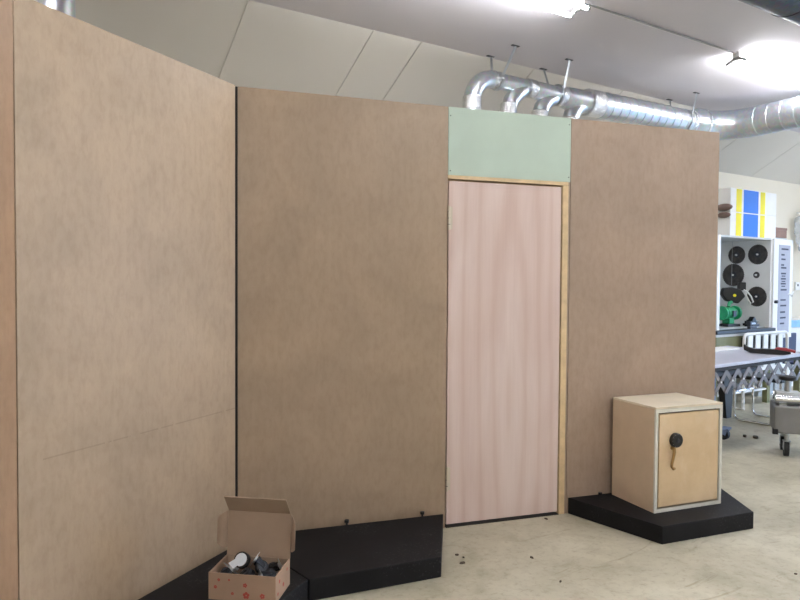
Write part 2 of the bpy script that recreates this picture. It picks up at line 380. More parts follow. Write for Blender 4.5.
tag(o, 'black bolt on the platform beside the prop safe, against the wall panel', 'bolt', 'bolts behind the platforms')

# ------------------------------------------------------------------ prop safe
sa = thing('prop_safe', 'square wooden prop safe with pale edges, black dial and lever on black platform', 'safe', (2.321, -.404, .1), math.radians(3.0))
SW, SD, SH = .512, .373, .618
B(0, .012, 0.012, SD, .0, SH-.014).build('side_panel', 'safe_side', sa)
B(SW-.012, SW, 0.012, SD, .0, SH-.014).build('side_panel', 'safe_side', sa)
B(.013, SW-.013, SD-.012, SD, .0, SH-.014).build('back_panel', 'safe_side', sa)
B(.013, SW-.013, .013, SD-.013, .0, .012).build('base_panel', 'safe_side', sa)
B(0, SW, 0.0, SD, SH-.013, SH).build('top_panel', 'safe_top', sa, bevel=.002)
fwid = .020
for n_, a in (('face_stile', (0, fwid, 0, SH-.0145)), ('face_stile', (SW-fwid, SW, 0, SH-.0145)), ('face_rail', (fwid, SW-fwid, 0, fwid)), ('face_rail', (fwid, SW-fwid, SH-.0145-fwid, SH-.0145))):
    B(a[0], a[1], 0, .0115, a[2], a[3]).build(n_, 'safe_edge', sa)
B(fwid, SW-fwid, .030, .038, fwid, SH-.035).build('rebate', 'dark_timber_shade', sa)
sd = B(fwid+.010, SW-fwid-.008, .002, .022, fwid+.010, SH-.044).build('safe_door', 'safe_door', sa, bevel=.002); sd['label'] = 'tan board door set in a narrow dark gap'
kx, kz = .146, .418
kn = MB().tube([(kx, .002, kz), (kx, -.018, kz), (kx, -.024, kz)], [.042, .042, .036], 28).build('dial', 'black', sd, smooth=True)
MB().tube([(kx, -.0235, kz), (kx, -.030, kz)], [.013, .011], 16).build('dial_hub', 'darkgrey', kn, smooth=True)
for k in range(12):
    a = k*math.pi/6; MB().bar((kx+.034*math.cos(a), -.0225, kz+.034*math.sin(a)), (kx+.040*math.cos(a), -.0225, kz+.040*math.sin(a)), .002, .001, (0, 1, 0)).build('dial_mark', 'midgrey', kn)
lv = MB().tube([(.124, .002, .372), (.124, -.018, .372), (.122, -.022, .350), (.114, -.022, .318), (.106, -.021, .286), (.106, -.020, .268), (.120, -.019, .254), (.130, -.018, .256)], [.011, .010, .009, .008, .008, .0085, .009, .007], 12).build('lever_handle', 'brass', sd, smooth=True)
lv['label'] = 'curved tarnished brass lever'

# ------------------------------------------------------------------ cardboard box with casters
ba = math.atan2(-.815+.681, .089+.173)
bx = thing('cardboard_box', 'open shallow cardboard box with raised lid and red stamps, full of casters', 'box', (-.180, -.704, .1), ba)
BW, BD, BH, T = .292, .190, .114, .004
B(0, BW, 0, BD, 0.0005, T).build('base', 'cardboard_in', bx)
fp = B(0, BW, 0, T, T+.0005, BH).build('front_wall', 'cardboard', bx)
B(0, BW, BD-T, BD, T+.0005, BH).build('back_wall', 'cardboard_in', bx)
sp = B(BW-T, BW, T+.0005, BD-T-.0005, T+.0005, BH).build('side_wall', 'cardboard', bx)
B(0, T, T+.0005, BD-T-.0005, T+.0005, BH).build('side_wall', 'cardboard', bx)
# red stamps: little blossom shapes printed on the outside
def blossom(cx, cz, r, par, side):
    m = MB()
    for k in range(5):
        a = k*2*math.pi/5+cx*40; px, pz = cx+r*.55*math.cos(a), cz+r*.55*math.sin(a)
        ring = [(px+r*.42*math.cos(t*math.pi/4), pz+r*.42*math.sin(t*math.pi/4)) for t in range(8)]
        e = .0004+.00004*k
        if side == 'f': m.prism(ring, 0.0001, e, 'y')
        else: m.prism(ring, BW+0.0001, BW+e, 'x')
    m.build('red_stamp', 'redink', par)
for cx, cz, r in ((.03, .055, .008), (.045, .086, .007), (.105, .032, .007), (.16, .070, .010), (.165, .028, .016), (.235, .03, .012), (.09, .088, .005)): blossom(cx, cz, r, fp, 'f')
for cy, cz, r in ((.05, .075, .009), (.10, .04, .010), (.15, .085, .008), (.03, .03, .008)): blossom(cy, cz, r, sp, 's')
# lid standing up from the back, tuck flap bent forward
lt = math.radians(5); LH = .192
ld = MB().quadbox([(0, BD, BH), (BW, BD, BH), (BW, BD+T, BH), (0, BD+T, BH), (0, BD+LH*math.sin(lt), BH+LH*math.cos(lt)), (BW, BD+LH*math.sin(lt), BH+LH*math.cos(lt)), (BW, BD+T+LH*math.sin(lt), BH+LH*math.cos(lt)), (0, BD+T+LH*math.sin(lt), BH+LH*math.cos(lt))]).build('lid', 'cardboard_in', bx)
ly, lz = BD+LH*math.sin(lt), BH+LH*math.cos(lt); ta = math.radians(36); TL = .100
MB().quadbox([(.003, ly+.0005, lz+.0005), (BW-.003, ly+.0005, lz+.0005), (BW-.003, ly+T, lz+.0005), (.003, ly+T, lz+.0005), (.004, ly-TL*math.sin(ta), lz+TL*math.cos(ta)), (BW-.004, ly-TL*math.sin(ta), lz+TL*math.cos(ta)), (BW-.004, ly-TL*math.sin(ta)+.003, lz+TL*math.cos(ta)+.003), (.004, ly-TL*math.sin(ta)+.003, lz+TL*math.cos(ta)+.003)]).build('tuck_flap', 'cardboard_in', ld)
def ear(sx, out):
    m = MB(); n = 6; x0 = 0 if sx < 0 else BW
    for i in range(n):
        a0, a1 = i/n, (i+1)/n
        def p(a): 
            th = a*out; return (x0+sx*.002+sx*.045*a*math.sin(.5+th), ly*0+BD+.004-.045*a*math.cos(.5+th))
        (xa, ya), (xb, yb) = p(a0), p(a1)
        za, zb = .02*a0*a0, .02*a1*a1
        m.quadbox([(xa, ya, BH+.03+za), (xb, yb, BH+.03+zb), (xb, yb+.003, BH+.03+zb), (xa, ya+.003, BH+.03+za), (xa, ya+.012, BH+.19-za), (xb, yb+.012, BH+.19-zb*2), (xb, yb+.015, BH+.19-zb*2), (xa, ya+.015, BH+.19-za)])
    m.build('side_ear', 'cardboard_in', ld)
ear(-1, .9); ear(1, .2)
def make_caster(label):
    t = thing('caster_wheel', label, 'caster', (0, 0, 0), 0, 'casters heaped in the cardboard box')
    R = .031
    w = MB().tube([(-.012, 0, R), (-.0105, 0, R), (.0105, 0, R), (.012, 0, R)], [R-.004, R, R, R-.004], 24).build('wheel', 'rubber', t, smooth=True)
    MB().tube([(-.0135, 0, R), (.0135, 0, R)], R-.006, 20).build('hub', 'hubgrey', w, smooth=True)
    f = MB()
    for s in (-1, 1):
        f.quadbox([(s*.0145, -.010, R-.010), (s*.0165, -.010, R-.010), (s*.0165, .010, R-.010), (s*.0145, .010, R-.010), (s*.0145, -.004, .069), (s*.0165, -.004, .069), (s*.0165, .030, .069), (s*.0145, .030, .069)])
    f.box(-.0165, .0165, -.004, .030, .0695, .072).tube([(-.018, 0, R), (.018, 0, R)], .005, 10)
    f.build('fork', 'forkdark', t)
    MB().tube([(0, .013, .0725), (0, .013, .0785)], .017, 18).build('swivel', 'steel', t, smooth=True)
    B(-.026, .026, -.016, .042, .079, .0815).build('top_plate', 'steel', t)
    return t
# centre in the box, direction of the wheel axle, twist about it; each one lies its own way
cast = [((.090, .116, .118), (-.10, -.80, .55), 150, 1.1, 'black caster on top of the heap, its pale round hub turned outward'),
        ((.052, .052, .040), (.1, .1, 1), 20, .8, None), ((.147, .052, .040), (-.1, .1, 1), 110, .8, None), ((.240, .052, .040), (.1, -.1, 1), 250, .8, None),
        ((.052, .140, .040), (.1, .1, 1), 300, .8, None), ((.147, .140, .040), (0, .1, 1), 80, .8, None), ((.234, .136, .040), (-.1, .1, 1), 170, .8, None),
        ((.182, .125, .104), (.55, -.45, .70), 35, .9, 'caster tilted on the heap beside the one with the pale hub'),
        ((.050, .048, .090), (.45, -.25, .85), 120, .8, None), ((.138, .048, .094), (-.45, -.30, .85), 200, .8, None), ((.240, .060, .092), (.30, -.50, .80), 100, .8, None), ((.236, .132, .094), (-.3, -.35, .88), 330, .8, None),
        ((.140, .105, .076), (.2, -.3, .9), 60, .6, None)]
c0 = make_caster(cast[0][3]); mrot = Matrix.Rotation(ba, 3, 'Z')
for i, (p, ax, tw, sc_, lab) in enumerate(cast):
    c = c0 if i == 0 else copy_tree(c0)
    c['label'] = lab or 'black and steel swivel caster jumbled in the open cardboard box'
    xa = Vector(ax).normalized(); q = xa.to_track_quat('X', 'Z').to_matrix() @ Matrix.Rotation(math.radians(tw), 3, 'X')
    q = mrot @ q; c.rotation_euler = q.to_euler()
    c.location = Vector((-.180, -.704, .1)) + mrot @ Vector(p) - q @ Vector((0, 0.005, .040))*sc_; c.scale = (sc_,)*3

for w_ in c0.children:
    if w_.name.startswith('fork'): w_.data = w_.data.copy(); w_.data.materials[0] = M['bright_hub']
    for h_ in w_.children:
        if h_.name.startswith('hub'): h_.data = h_.data.copy(); h_.data.materials[0] = M['bright_hub']; h_['label'] = 'pale round hub'

# ------------------------------------------------------------------ small chips on the floor
for x, y, s in ((1.09, -.38, .016), (1.08, -.48, .022), (1.11, -.42, .010), (1.45, -.53, .015), (1.82, -.05, .014), (1.44, -.82, .012), (2.60, -1.1, .010)):
    m = MB().prism([(s*(.6+.4*random.random())*math.cos(a), s*.6*(.6+.4*random.random())*math.sin(a)) for a in [k*math.pi/3 for k in range(6)]], 0, .005)
    tag(m.build('wood_chip', 'chip', None, loc=(x, y, 0), rz=random.random()*3), 'small dark wood chip on the concrete floor before the door', 'debris', 'wood chips on the floor')
for r, n, s in ((6.09, 3.50, .03), (6.13, 3.42, .045)):
    m = MB().prism([(s*math.cos(a)*(.7+.3*random.random()), s*.5*math.sin(a)) for a in [k*math.pi/3 for k in range(6)]], 0, .02)
    tag(m.build('wood_offcut', 'chip', None, loc=Wp(r, n, 0), rz=1.0), 'dark offcut on the floor below the lattice table', 'debris', 'offcuts under the table')

# ------------------------------------------------------------------ fluorescent lights
def make_light(label):
    t = thing('fluorescent_light', label, 'light', (0, 0, 0), RA, 'twin-tube ceiling battens')
    L = 1.5
    B(0, L, -.03, .03, -.045, 0).build('batten', 'white_metal', t, bevel=.004)
    for x in (0.0, L-.03):
        MB().quadbox([(x, -.03, -.046), (x+.03, -.03, -.046), (x+.03, .03, -.046), (x, .03, -.046), (x, -.022, -.07), (x+.03, -.022, -.07), (x+.03, .022, -.07), (x, .022, -.07)]).build('end_cap', 'midgrey', t)
        for s in (-1, 1):
            MB().bar((x+.015, s*.02, -.055), (x+.015, s*.085, -.085), .022, .02, (1, 0, 0)).build('lamp_holder', 'midgrey', t)
    for s in (-1, 1):
        MB().tube([(.026, s*.075, -.082), (L-.026, s*.075, -.082)], .013, 10).build('tube', 'tube', t, smooth=True)
    return t
lights = [((1.98, 3.19), 'twin-tube ceiling light above the green header board, joined by a cable'),
          ((5.30, 3.19), 'twin-tube ceiling light in front of the big spiral duct'),
          ((-1.4, 3.19), 'twin-tube ceiling light above the angled panel'),
          ((8.8, 3.19), 'unseen twin-tube ceiling light added above the white storage unit'),  # out of view, added to offset blue daylight on the back wall
          ((-1.4, 0.7), 'twin-tube ceiling light beside the outer hinged panel'), ((1.98, 0.7), 'twin-tube ceiling light before the plywood door'),
          ((5.30, 0.7), 'twin-tube ceiling light before the prop safe'), ((8.6, 0.7), 'twin-tube ceiling light beside the roller door'),
          ((-1.4, -2.4), 'twin-tube ceiling light by the front wall corner'), ((1.98, -2.4), 'twin-tube ceiling light by the front wall, facing the plywood door'),
          ((5.30, -2.4), 'twin-tube ceiling light by the front wall, facing the prop safe'), ((8.6, -2.4), 'twin-tube ceiling light by the front wall near the roller door'),
          ]
l0 = make_light(lights[0][1])
for i, ((r, n), lab) in enumerate(lights):
    l = l0 if i == 0 else copy_tree(l0)
    l['label'] = lab; l.location = Wp(r, n, ZC)
room(MB().tube([(3.48, 3.19, ZC-.012), (5.30, 3.19, ZC-.012)], .007, 8), 'light_cable', 'midgrey')
tag(bpy.data.objects['light_cable'], 'thin grey cable clipped to the ceiling between two lights', 'cable')

# ------------------------------------------------------------------ extraction ducts
du = thing('extraction_duct', 'shiny galvanised extraction duct with four drop pipes behind the set wall', 'duct', Wp(3.4, 4.2, 3.06), RA)
def L_(r, n, z): return (r-3.4, n-4.2, z-3.06)
def pipe(name, pts, rad, mat='galv', seg=20, par=du): return MB().tube([L_(*p) for p in pts], rad, seg).build(name, mat, par, smooth=True)
X, Y, Zv = (1, 0, 0), (0, 1, 0), (0, 0, 1)
el = [(3.36, 4.2, 1.2), (3.36, 4.2, 2.86)] + [tuple(p) for p in arc((3.57, 4.2, 2.86), .21, math.pi, math.pi/2, 10, X, Zv)] + [(3.62, 4.2, 3.07)]
pipe('elbow_pipe', el, .068)
pipe('main_pipe', [(3.60, 4.2, 3.07), (3.98, 4.2, 3.065)], .064)
pipe('main_pipe', [(3.96, 4.2, 3.065), (4.05, 4.2, 3.06), (4.36, 4.2, 3.055)], [.066, .075, .075])
pipe('main_pipe', [(4.34, 4.2, 3.055), (4.42, 4.2, 3.05), (4.66, 4.2, 3.05), (4.76, 4.2, 3.05)], [.077, .096, .096, .118])
def branch(rb, rj, rad, zj):
    p = [(rb, 4.2, 1.2), (rb, 4.2, 2.78), (rb+.004, 4.2, 2.86), (rb+.03, 4.2, 2.93), (rb+.08, 4.2, 2.99), (rj, 4.2, zj)]
    pipe('branch_pipe', p, [rad, rad, rad, rad*1.02, rad*1.05, rad*1.0])
branch(3.74, 3.90, .064, 3.045); branch(4.09, 4.26, .066, 3.035); branch(4.46, 4.66, .072, 3.03)
def collar(p0, p1, rad):
    p0, p1 = Vector(p0), Vector(p1); n = 7
    pts = [p0.lerp(p1, i/n) for i in range(n+1)]
    pipe('foil_collar', [tuple(p) for p in pts], [rad*(1+.05*random.random()) for _ in pts], 'foil')
collar((3.36, 4.2, 2.80), (3.36, 4.2, 2.90), .072); collar((3.74, 4.2, 2.78), (3.745, 4.2, 2.90), .068); collar((4.09, 4.2, 2.76), (4.096, 4.2, 2.89), .070)
collar((4.46, 4.2, 2.78), (4.47, 4.2, 2.88), .077)
collar((3.57, 4.2, 3.07), (3.63, 4.2, 3.07), .070); collar((3.94, 4.2, 3.065), (4.02, 4.2, 3.062), .075); collar((4.30, 4.2, 3.055), (4.40, 4.2, 3.055), .084); collar((4.66, 4.2, 3.05), (4.82, 4.2, 3.05), .116)
def spiral(pts, rad, pitch=.13):
    pts = [Vector(p) for p in pts]; P, Rr = [], []
    acc = 0.0; nxt = pitch
    P.append(pts[0]); Rr.append(rad)
    for a, b in zip(pts[:-1], pts[1:]):
        l = (b-a).length; s = 0.0
        while acc + (l-s) >= nxt:
            s += nxt-acc; acc = 0.0; q = a.lerp(b, s/l); dd = (b-a).normalized()
            P += [q-dd*.006, q-dd*.003, q+dd*.003, q+dd*.006]; Rr += [rad, rad+.004, rad+.004, rad]
        acc += l-s
        P.append(b+(b-a).normalized()*.0007); Rr.append(rad)
    return [tuple(p) for p in P], Rr
sp1, sr1 = spiral([(4.80, 4.2, 3.05), (6.20, 4.2, 3.07)], .118, .11); pipe('spiral_duct', sp1, sr1, seg=24)
elb = [tuple(p) for p in arc((6.38, 3.86, 3.08), .34, math.pi/2, 0, 8, X, Y)]
pipe('duct_elbow', [(6.18, 4.2, 3.07), (6.28, 4.2, 3.075)] + elb, [.114, .150] + [.150]*len(elb), seg=24)
sp2, sr2 = spiral([(6.72, 3.90, 3.08), (6.72, 2.17, 3.10)], .150, .13); pipe('spiral_duct', sp2, sr2, seg=28)
for rr in (6.16, 6.34): pipe('joint_band', [(rr-.015, 4.2, 3.072), (rr+.015, 4.2, 3.072)], .122 if rr < 6.3 else .156, 'foil', 24)
def strap(r, rt_, rad):
    for n1 in (4.08, 4.385):
        sgn = -1 if n1 < 4.2 else 1
        m = MB().bar(L_(r, 4.2+sgn*rad*.9, 3.09), L_(rt_, n1, ZC-.004), .022, .003, (1, 0, 0)).build('hanger_strap', 'steel', du)
        B(-.045, .03, -.012, .012, -.006, 0).build('strap_clip', 'darkgrey', m, loc=L_(rt_, n1, ZC-.001))
    pipe('strap_band', [(r-.012, 4.2, 3.062), (r+.012, 4.2, 3.062)], rad+.004, 'steel', 24)
strap(3.62, 3.71, .068); strap(4.30, 4.32, .084); strap(6.06, 6.12, .124)
# dark trunk duct under the ceiling
tk = None
tp, tr = spiral([(0.02, 0, 0), (R1-R0-.02, 0, 0)], .168, .9)
tk = MB().tube(tp, tr, 28).build('trunk_pipe', 'galv_dark', du, smooth=True, loc=L_(R0, 2.03, 3.12)); tk['label'] = 'thick dark grey trunk pipe under the ceiling'
for k in range(6): MB().bar((1.4+k*2.4, 0, .165), (1.4+k*2.4, 0, ZC-3.12-.001), .03, .004, (0, 1, 0)).build('hanger_strap', 'steel', tk)
vd = thing('vertical_duct', 'bluish steel duct rising behind the angled panel to the ceiling', 'duct', Wp(.42, 4.2, 0), RA)
vp, vr = spiral([(0, 0, 0.001), (0, 0, ZC-.001)], .095, .45); MB().tube(vp, vr, 24).build('duct_body', 'galv', vd, smooth=True)
MB().tube([(0, 0, 1.5), (0, 0, 1.56)], .104, 24).build('joint_band', 'steel', vd, smooth=True)

# ------------------------------------------------------------------ background: tool cabinet on the back wall
def rthing(name, label, cat, r, n, z, rz=0.0, group=None): return thing(name, label, cat, Wp(r, n, z), RA+rz, group)
CN = 4.40; CR = 7.05; CZ0 = .906
cb = rthing('tool_cabinet', 'deep white cabinet standing open on the workbench, saw blades on its inner side', 'cabinet', CR, CN, CZ0)
CWd, CHt, dp = 1.115, 1.075, .72
B(0, CWd, dp-.012, dp, 0, CHt).build('back_panel', 'lightgrey', cb)
B(0, .05, 0, dp-.0125, 0, CHt).build('side_panel', 'white_metal', cb)
B(CWd-.03, CWd, 0, dp-.0125, 0, CHt).build('side_panel', 'white_metal', cb)
B(.0505, CWd-.0305, 0, dp-.0125, CHt-.02, CHt).build('top_panel', 'lightgrey', cb)
B(.0505, CWd-.0305, .05, dp-.0125, 0, .012).build('bottom_panel', 'lightgrey', cb)
sdn = B(0, .55, -.022, 0, -.14, CHt).build('cabinet_door', 'white_metal', cb, bevel=.003, loc=(CWd+.002, 0, 0), rz=math.radians(6))
lb = B(.13, .46, -.0245, -.0225, -.08, CHt-.07).build('label_sheet', 'paper', sdn); lb['label'] = 'long grey list of tools'
for k, (z, w) in enumerate(((.955, .20), (.885, .09), (.83, .12), (.76, .08), (.725, .15), (.655, .14), (.59, .14), (.53, .14), (.455, .17), (.33, .15), (.26, .17), (.18, .14), (.11, .16), (.04, .12))):
    B(.20, .20+w, -.0262, -.0247, z-.010, z+.010).build('text_line', 'ink', lb)
    if k in (3, 5, 6, 7): B(.22, .20+w*.9, -.0262, -.0247, z-.038, z-.024).build('text_line', 'ink', lb)
MB().tube([(.05, -.022, .31), (.05, -.055, .31)], .02, 12).build('knob', 'darkgrey', sdn, smooth=True)
MB().tube([(.42, -.022, .40), (.46, -.05, .39), (.51, -.05, .43), (.525, -.03, .37)], .008, 8).build('hook', 'white_metal', sdn, smooth=True)
# saw blades hang on the inner face of the right side panel
BR = CR+CWd-.0305
def saw_blade(n, z, rad, label, teeth=36):
    t = rthing('saw_blade', label, 'saw blade', BR-.004, n, z, -math.pi/2, 'saw blades hung in the tool cabinet')
    m = MB(); out = []
    for k in range(teeth):
        a = 2*math.pi*k/teeth; b = a+2*math.pi/teeth*.7
        out += [(rad*math.cos(a), rad*math.sin(a)), (rad*.955*math.cos(b), rad*.955*math.sin(b))]
    m.prism(out, .004, .008, 'y'); m.build('disc', 'blade', t)
    MB().tube([(0, -.0085, 0), (0, -.010, 0)], rad*.30, 20).build('collar', 'darkgrey', t)
    MB().tube([(0, .003, 0), (0, -.03, 0)], .011, 10).build('peg', 'white_metal', t, smooth=True)
for n, z, rad, lab in ((4.821, 1.793, .112, 'near-black saw blade hung in the upper inner corner of the tool cabinet'), (4.553, 1.792, .124, 'dark saw blade with bright peg below the striped boxes, next to the near-black one'),
                       (4.861, 1.542, .144, 'largest saw blade, hung below the near-black one'), (4.564, 1.541, .040, 'tiny saw blade hung alone between two bigger ones'), (4.555, 1.277, .124, 'saw blade hung below the tiny one beside the black power tool')):
    saw_blade(n, z, rad, lab)
# hanging power tool in the cabinet
hg = rthing('hanging_router', 'black power tool with white cord hung in the open tool cabinet', 'power tool', 7.86, 4.70, 1.26, math.radians(-40))
MB().prism([(-.15, .05), (-.12, .12), (-.02, .13), (.08, .10), (.13, .02), (.05, -.07), (-.09, -.04)], -.05, .05, 'y').build('body', 'black', hg, bevel=.015)
MB().tube([(-.36, .0, .045), (-.10, 0, .045)], .009, 8).build('fence_rod', 'black', hg, smooth=True)
MB().tube([(.0, -.05, .03), (.0, -.06, .03)], .018, 14).build('yellow_button', 'yellow', hg)
B(.06, .14, -.03, .05, .09, .19).build('battery', 'black', hg, bevel=.008)
MB().tube([(.11, -.03, .10), (.15, -.05, .07), (.19, -.05, .02), (.22, -.04, -.05), (.20, -.02, -.07), (.16, -.03, -.01), (.13, -.03, .06)], .009, 8).build('cord', 'white_metal', hg, smooth=True)
MB().tube([(-.02, 0, .125), (-.02, 0, CZ0+CHt-.0205-1.26)], .002, 6).build('hanging_wire', 'steel', hg)
# striped boxes on top
def striped_box(z, h, label):
    t = rthing('striped_box', label, 'box', 7.345, CN+.045, z, 0, 'striped boxes on the tool cabinet')
    w, dpt = .975, .45
    B(0, w, 0, dpt, 0, h).build('carton', 'white', t, bevel=.004)
    for n_, a, b, m in (('yellow_stripe', .115, .225, 'yellow'), ('blue_stripe', .265, .575, 'blue'), ('yellow_stripe', .62, .72, 'yellow')):
        B(a, b, -.0015, -.0002, .006, h-.006).build(n_, m, t)
    return t
ZT = CZ0+CHt+.001
b1 = striped_box(ZT, .276, 'lower white box with blue and yellow stripes on top of the tool cabinet')
b2 = striped_box(ZT+.277, .276, 'upper white box with blue and yellow stripes, topmost on the tool cabinet')
for t_, z_, s in ((b2, .052, 1.0), (b1, .24, .8)):
    MB().ball((-.03, .06, z_), .085*s, 14, 8, .6, 1.2, .5).build('leather_handle', 'brown', t_, smooth=True)
lk = rthing('steel_locker', 'tall grey steel locker behind the open door of the tool cabinet', 'locker', 8.42, 4.66, 0)
B(0, .60, .012, .50, 0, 2.03).build('body', 'lightgrey', lk, bevel=.004); B(.01, .59, -.006, .0115, .06, 2.0).build('door', 'lightgrey', lk, bevel=.003)
bb = rthing('brown_carton', 'small brown carton lying on the locker beside the striped boxes', 'box', 8.62, 4.665, 2.031)
B(0, .38, 0, .20, 0, .10).build('carton', 'brown_card', bb, bevel=.004); B(-.004, .384, -.004, .204, .1005, .13).build('lid', 'brown_card', bb, bevel=.004)
# bag, socket
sk = rthing('wall_socket', 'white wall socket on the cream back wall', 'socket', 10.32, DW-.03, 1.40)
B(-.06, .06, 0, .029, -.06, .06).build('plate', 'white_metal', sk, bevel=.006); B(-.02, .01, -.004, 0, 0, .03).build('switch', 'ink', sk)
bgm = MB(); bgm.ball((0, 0, 0), .26, 22, 16, .8, .22, 1.0)
random.seed(3)
bgm.v = [(x*(1+.25*math.sin(9*z+3*x))+.02*random.uniform(-1, 1), y+.02*random.uniform(-1, 1), z*1.0+.02*random.uniform(-1, 1)) for x, y, z in bgm.v]
bag_ = rthing('plastic_bag', 'clear crumpled plastic bag hanging on the back wall', 'bag', 10.28, DW-.10, 2.18)
bgm.build('film', 'bag', bag_, smooth=True); MB().tube([(0, .095, .30), (0, .0, .30), (0, -.01, .25)], .008, 8).build('hook', 'steel', bag_)

# ------------------------------------------------------------------ workbench with tools
wb = rthing('workbench', 'olive-green workbench with a black top below the tool cabinet', 'workbench', 6.95, 4.33, 0)
B(0, 1.205, 0, .85, .865, .905).build('top', 'black', wb, bevel=.006)
B(0, 1.195, .01, .85, .835, .8645).build('top_rail', 'lightgrey', wb)
B(.02, .82, .02, .04, .42, .8345).build('front_panel', 'olive', wb)
for x in (.03, 1.12):
    for y in (.03, .76): B(x, x+.06, y+.012, y+.072, 0, .8345).build('leg', 'olive', wb)
B(.1, 1.13, .05, .8, .16, .18).build('shelf', 'white_metal', wb)
gr = rthing('bench_grinder', 'green cast bench grinder on the black workbench top', 'grinder', 7.70, 4.66, .919)
B(-.13, .13, -.08, .08, 0, .03).build('base', 'black', gr, bevel=.005)
B(-.05, .05, -.05, .05, .0305, .10).build('pedestal', 'green', gr, bevel=.01)
MB().tube([(-.09, 0, .16), (-.075, 0, .16), (.075, 0, .16), (.09, 0, .16)], [.05, .072, .072, .05], 20).build('motor', 'green', gr, smooth=True)
for s in (-1, 1):
    w = MB().tube([(s*.12, 0, .16), (s*.15, 0, .16)], .085, 22).build('guard', 'green', gr, smooth=True)
    MB().tube([(s*.112, 0, .16), (s*.1195, 0, .16)], .055, 18).build('wheel', 'midgrey', w)
MB().tube([(0, 0, .235), (.02, 0, .28), (.06, 0, .29)], .02, 10).build('lamp_arm', 'green', gr, smooth=True)
B(-.03, .03, -.086, -.07, .12, .19).build('switch_plate', 'black', gr)
for r, n, kind in ((7.72, 4.375, 0), (7.935, 4.50, 1), (8.05, 4.62, 2)):
    lab = ('dark hand clamp lying on the black workbench top beside the grinder', 'black pointed vice on the black workbench top', 'small dark socket set on the workbench top end')[kind]
    t = rthing(('hand_clamp', 'small_vice', 'socket_set')[kind], lab, 'tool', r, n, .9055 if kind == 0 else .9185)
    if kind == 0:
        B(-.07, .07, -.02, .02, 0, .03).build('bar', 'darkgrey', t, bevel=.004); B(-.07, -.04, -.02, .02, .0305, .09).build('jaw', 'darkgrey', t, bevel=.004); MB().tube([(-.04, 0, .06), (.06, 0, .06)], .012, 10).build('screw', 'steel', t, smooth=True)
    elif kind == 1:
        B(-.08, .08, -.05, .05, 0, .03).build('base', 'black', t, bevel=.004); MB().prism([(-.07, .0305), (.07, .0305), (.03, .09), (.0, .12), (-.03, .09)], -.03, .03, 'y').build('jaw', 'black', t, bevel=.004); MB().tube([(.075, 0, .06), (.14, 0, .06)], .010, 8).build('handle', 'steel', t)
    else:
        B(-.06, .06, -.03, .03, 0, .03).build('tray', 'black', t, bevel=.004)
        for k in range(3): MB().tube([(-.04+k*.04, 0, .0305), (-.04+k*.04, 0, .06+.012*k)], .014, 12).build('socket', 'darkgrey', t)

# ------------------------------------------------------------------ lattice-sided table
def caster_set(par, x, y, z1, r=.05, fork='bluecap'):
    c = MB().box(x-.03, x+.03, y-.035, y+.035, z1-.006, z1)
    for s in (-1, 1): c.bar((x+s*.022, y, z1-.006), (x+s*.022, y+.02, r), .05, .004, (0, 1, 0))
    c = c.build('caster_fork', fork, par)
    MB().tube([(x-.018, y+.02, r), (x+.018, y+.02, r)], r, 18).build('caster_wheel', 'rubber', c, smooth=True)
tb = rthing('lattice_table', 'pale topped trolley table with crossed aluminium lattice below its edge', 'table', 4.75, 3.20, 0, math.radians(4))
TLn, TD = 2.20, .82
B(0, TLn, 0, TD, .735, .762).build('table_top', 'lavender', tb, bevel=.004)
B(0.01, TLn-.01, .005, .035, .705, .7345).build('apron_rail', 'dark_timber_shade', tb)
B(0.01, TLn-.01, TD-.035, TD-.005, .66, .7345).build('apron_rail', 'darkgrey', tb)
for k in range(11):
    x = .06+k*.19
    MB().bar((x, .022, .70), (x+.20, .022, .515), .042, .004, (1, 0, 1)).build('lattice_slat', 'alu', tb)
    MB().bar((x+.20, .015, .70), (x, .015, .515), .042, .004, (1, 0, -1)).build('lattice_slat', 'alu', tb)
    MB().tube([(x+.1, .008, .6075), (x+.1, .0285, .6075)], .008, 8).build('rivet', 'white_metal', tb)
for x, y, m in ((.10, .10, 'lightgrey'), (TLn-.09, .05, 'olive'), (.10, TD-.15, 'darkgrey')):
    B(x, x+.07, y, y+.06, .117, .7345).build('leg', m, tb, bevel=.004); caster_set(tb, x+.035, y+.03, .1165)
B(.86, .89, .24, .27, .117, .7345).build('leg', 'bluecap', tb, bevel=.004); B(.85, 1.14, .22, .29, .108, .1165).build('caster_bracket', 'bluecap', tb); caster_set(tb, 1.10, .25, .1075)
MB().quadbox([(2.06, .74, 0), (2.16, .74, 0), (2.16, .80, 0), (2.06, .80, 0), (1.92, .725, .6595), (2.18, .725, .6595), (2.18, .805, .6595), (1.92, .805, .6595)]).build('centre_leg', 'black', tb)
B(.5, 1.85, .3, .5, .58, .62).build('under_rail', 'darkgrey', tb)
pp = rthing('white_board', 'thin white board lying on the pale trolley table', 'board', 6.0, 3.83, .7635, math.radians(4)); B(0, .62, 0, .20, 0, .012).build('sheet', 'white', pp, bevel=.002)
hp_ = rthing('hand_plane', 'black curved tool with red handle on the pale trolley table', 'tool', 6.42, 3.49, .7635, math.radians(-62))
pf = [(-.20, .075), (-.195, .03), (-.14, .005), (.0, 0), (.14, .0), (.20, .012), (.20, .03), (.08, .05), (-.02, .05), (-.10, .045), (-.16, .06), (-.19, .085)]
MB().prism(pf, -.035, .035, 'y').build('body', 'black', hp_, bevel=.006)
MB().prism([(.06, .0505), (.12, .04), (.20, .0315), (.235, .02), (.24, .045), (.16, .065), (.09, .07)], -.03, .03, 'y').build('handle', 'red', hp_, bevel=.006)

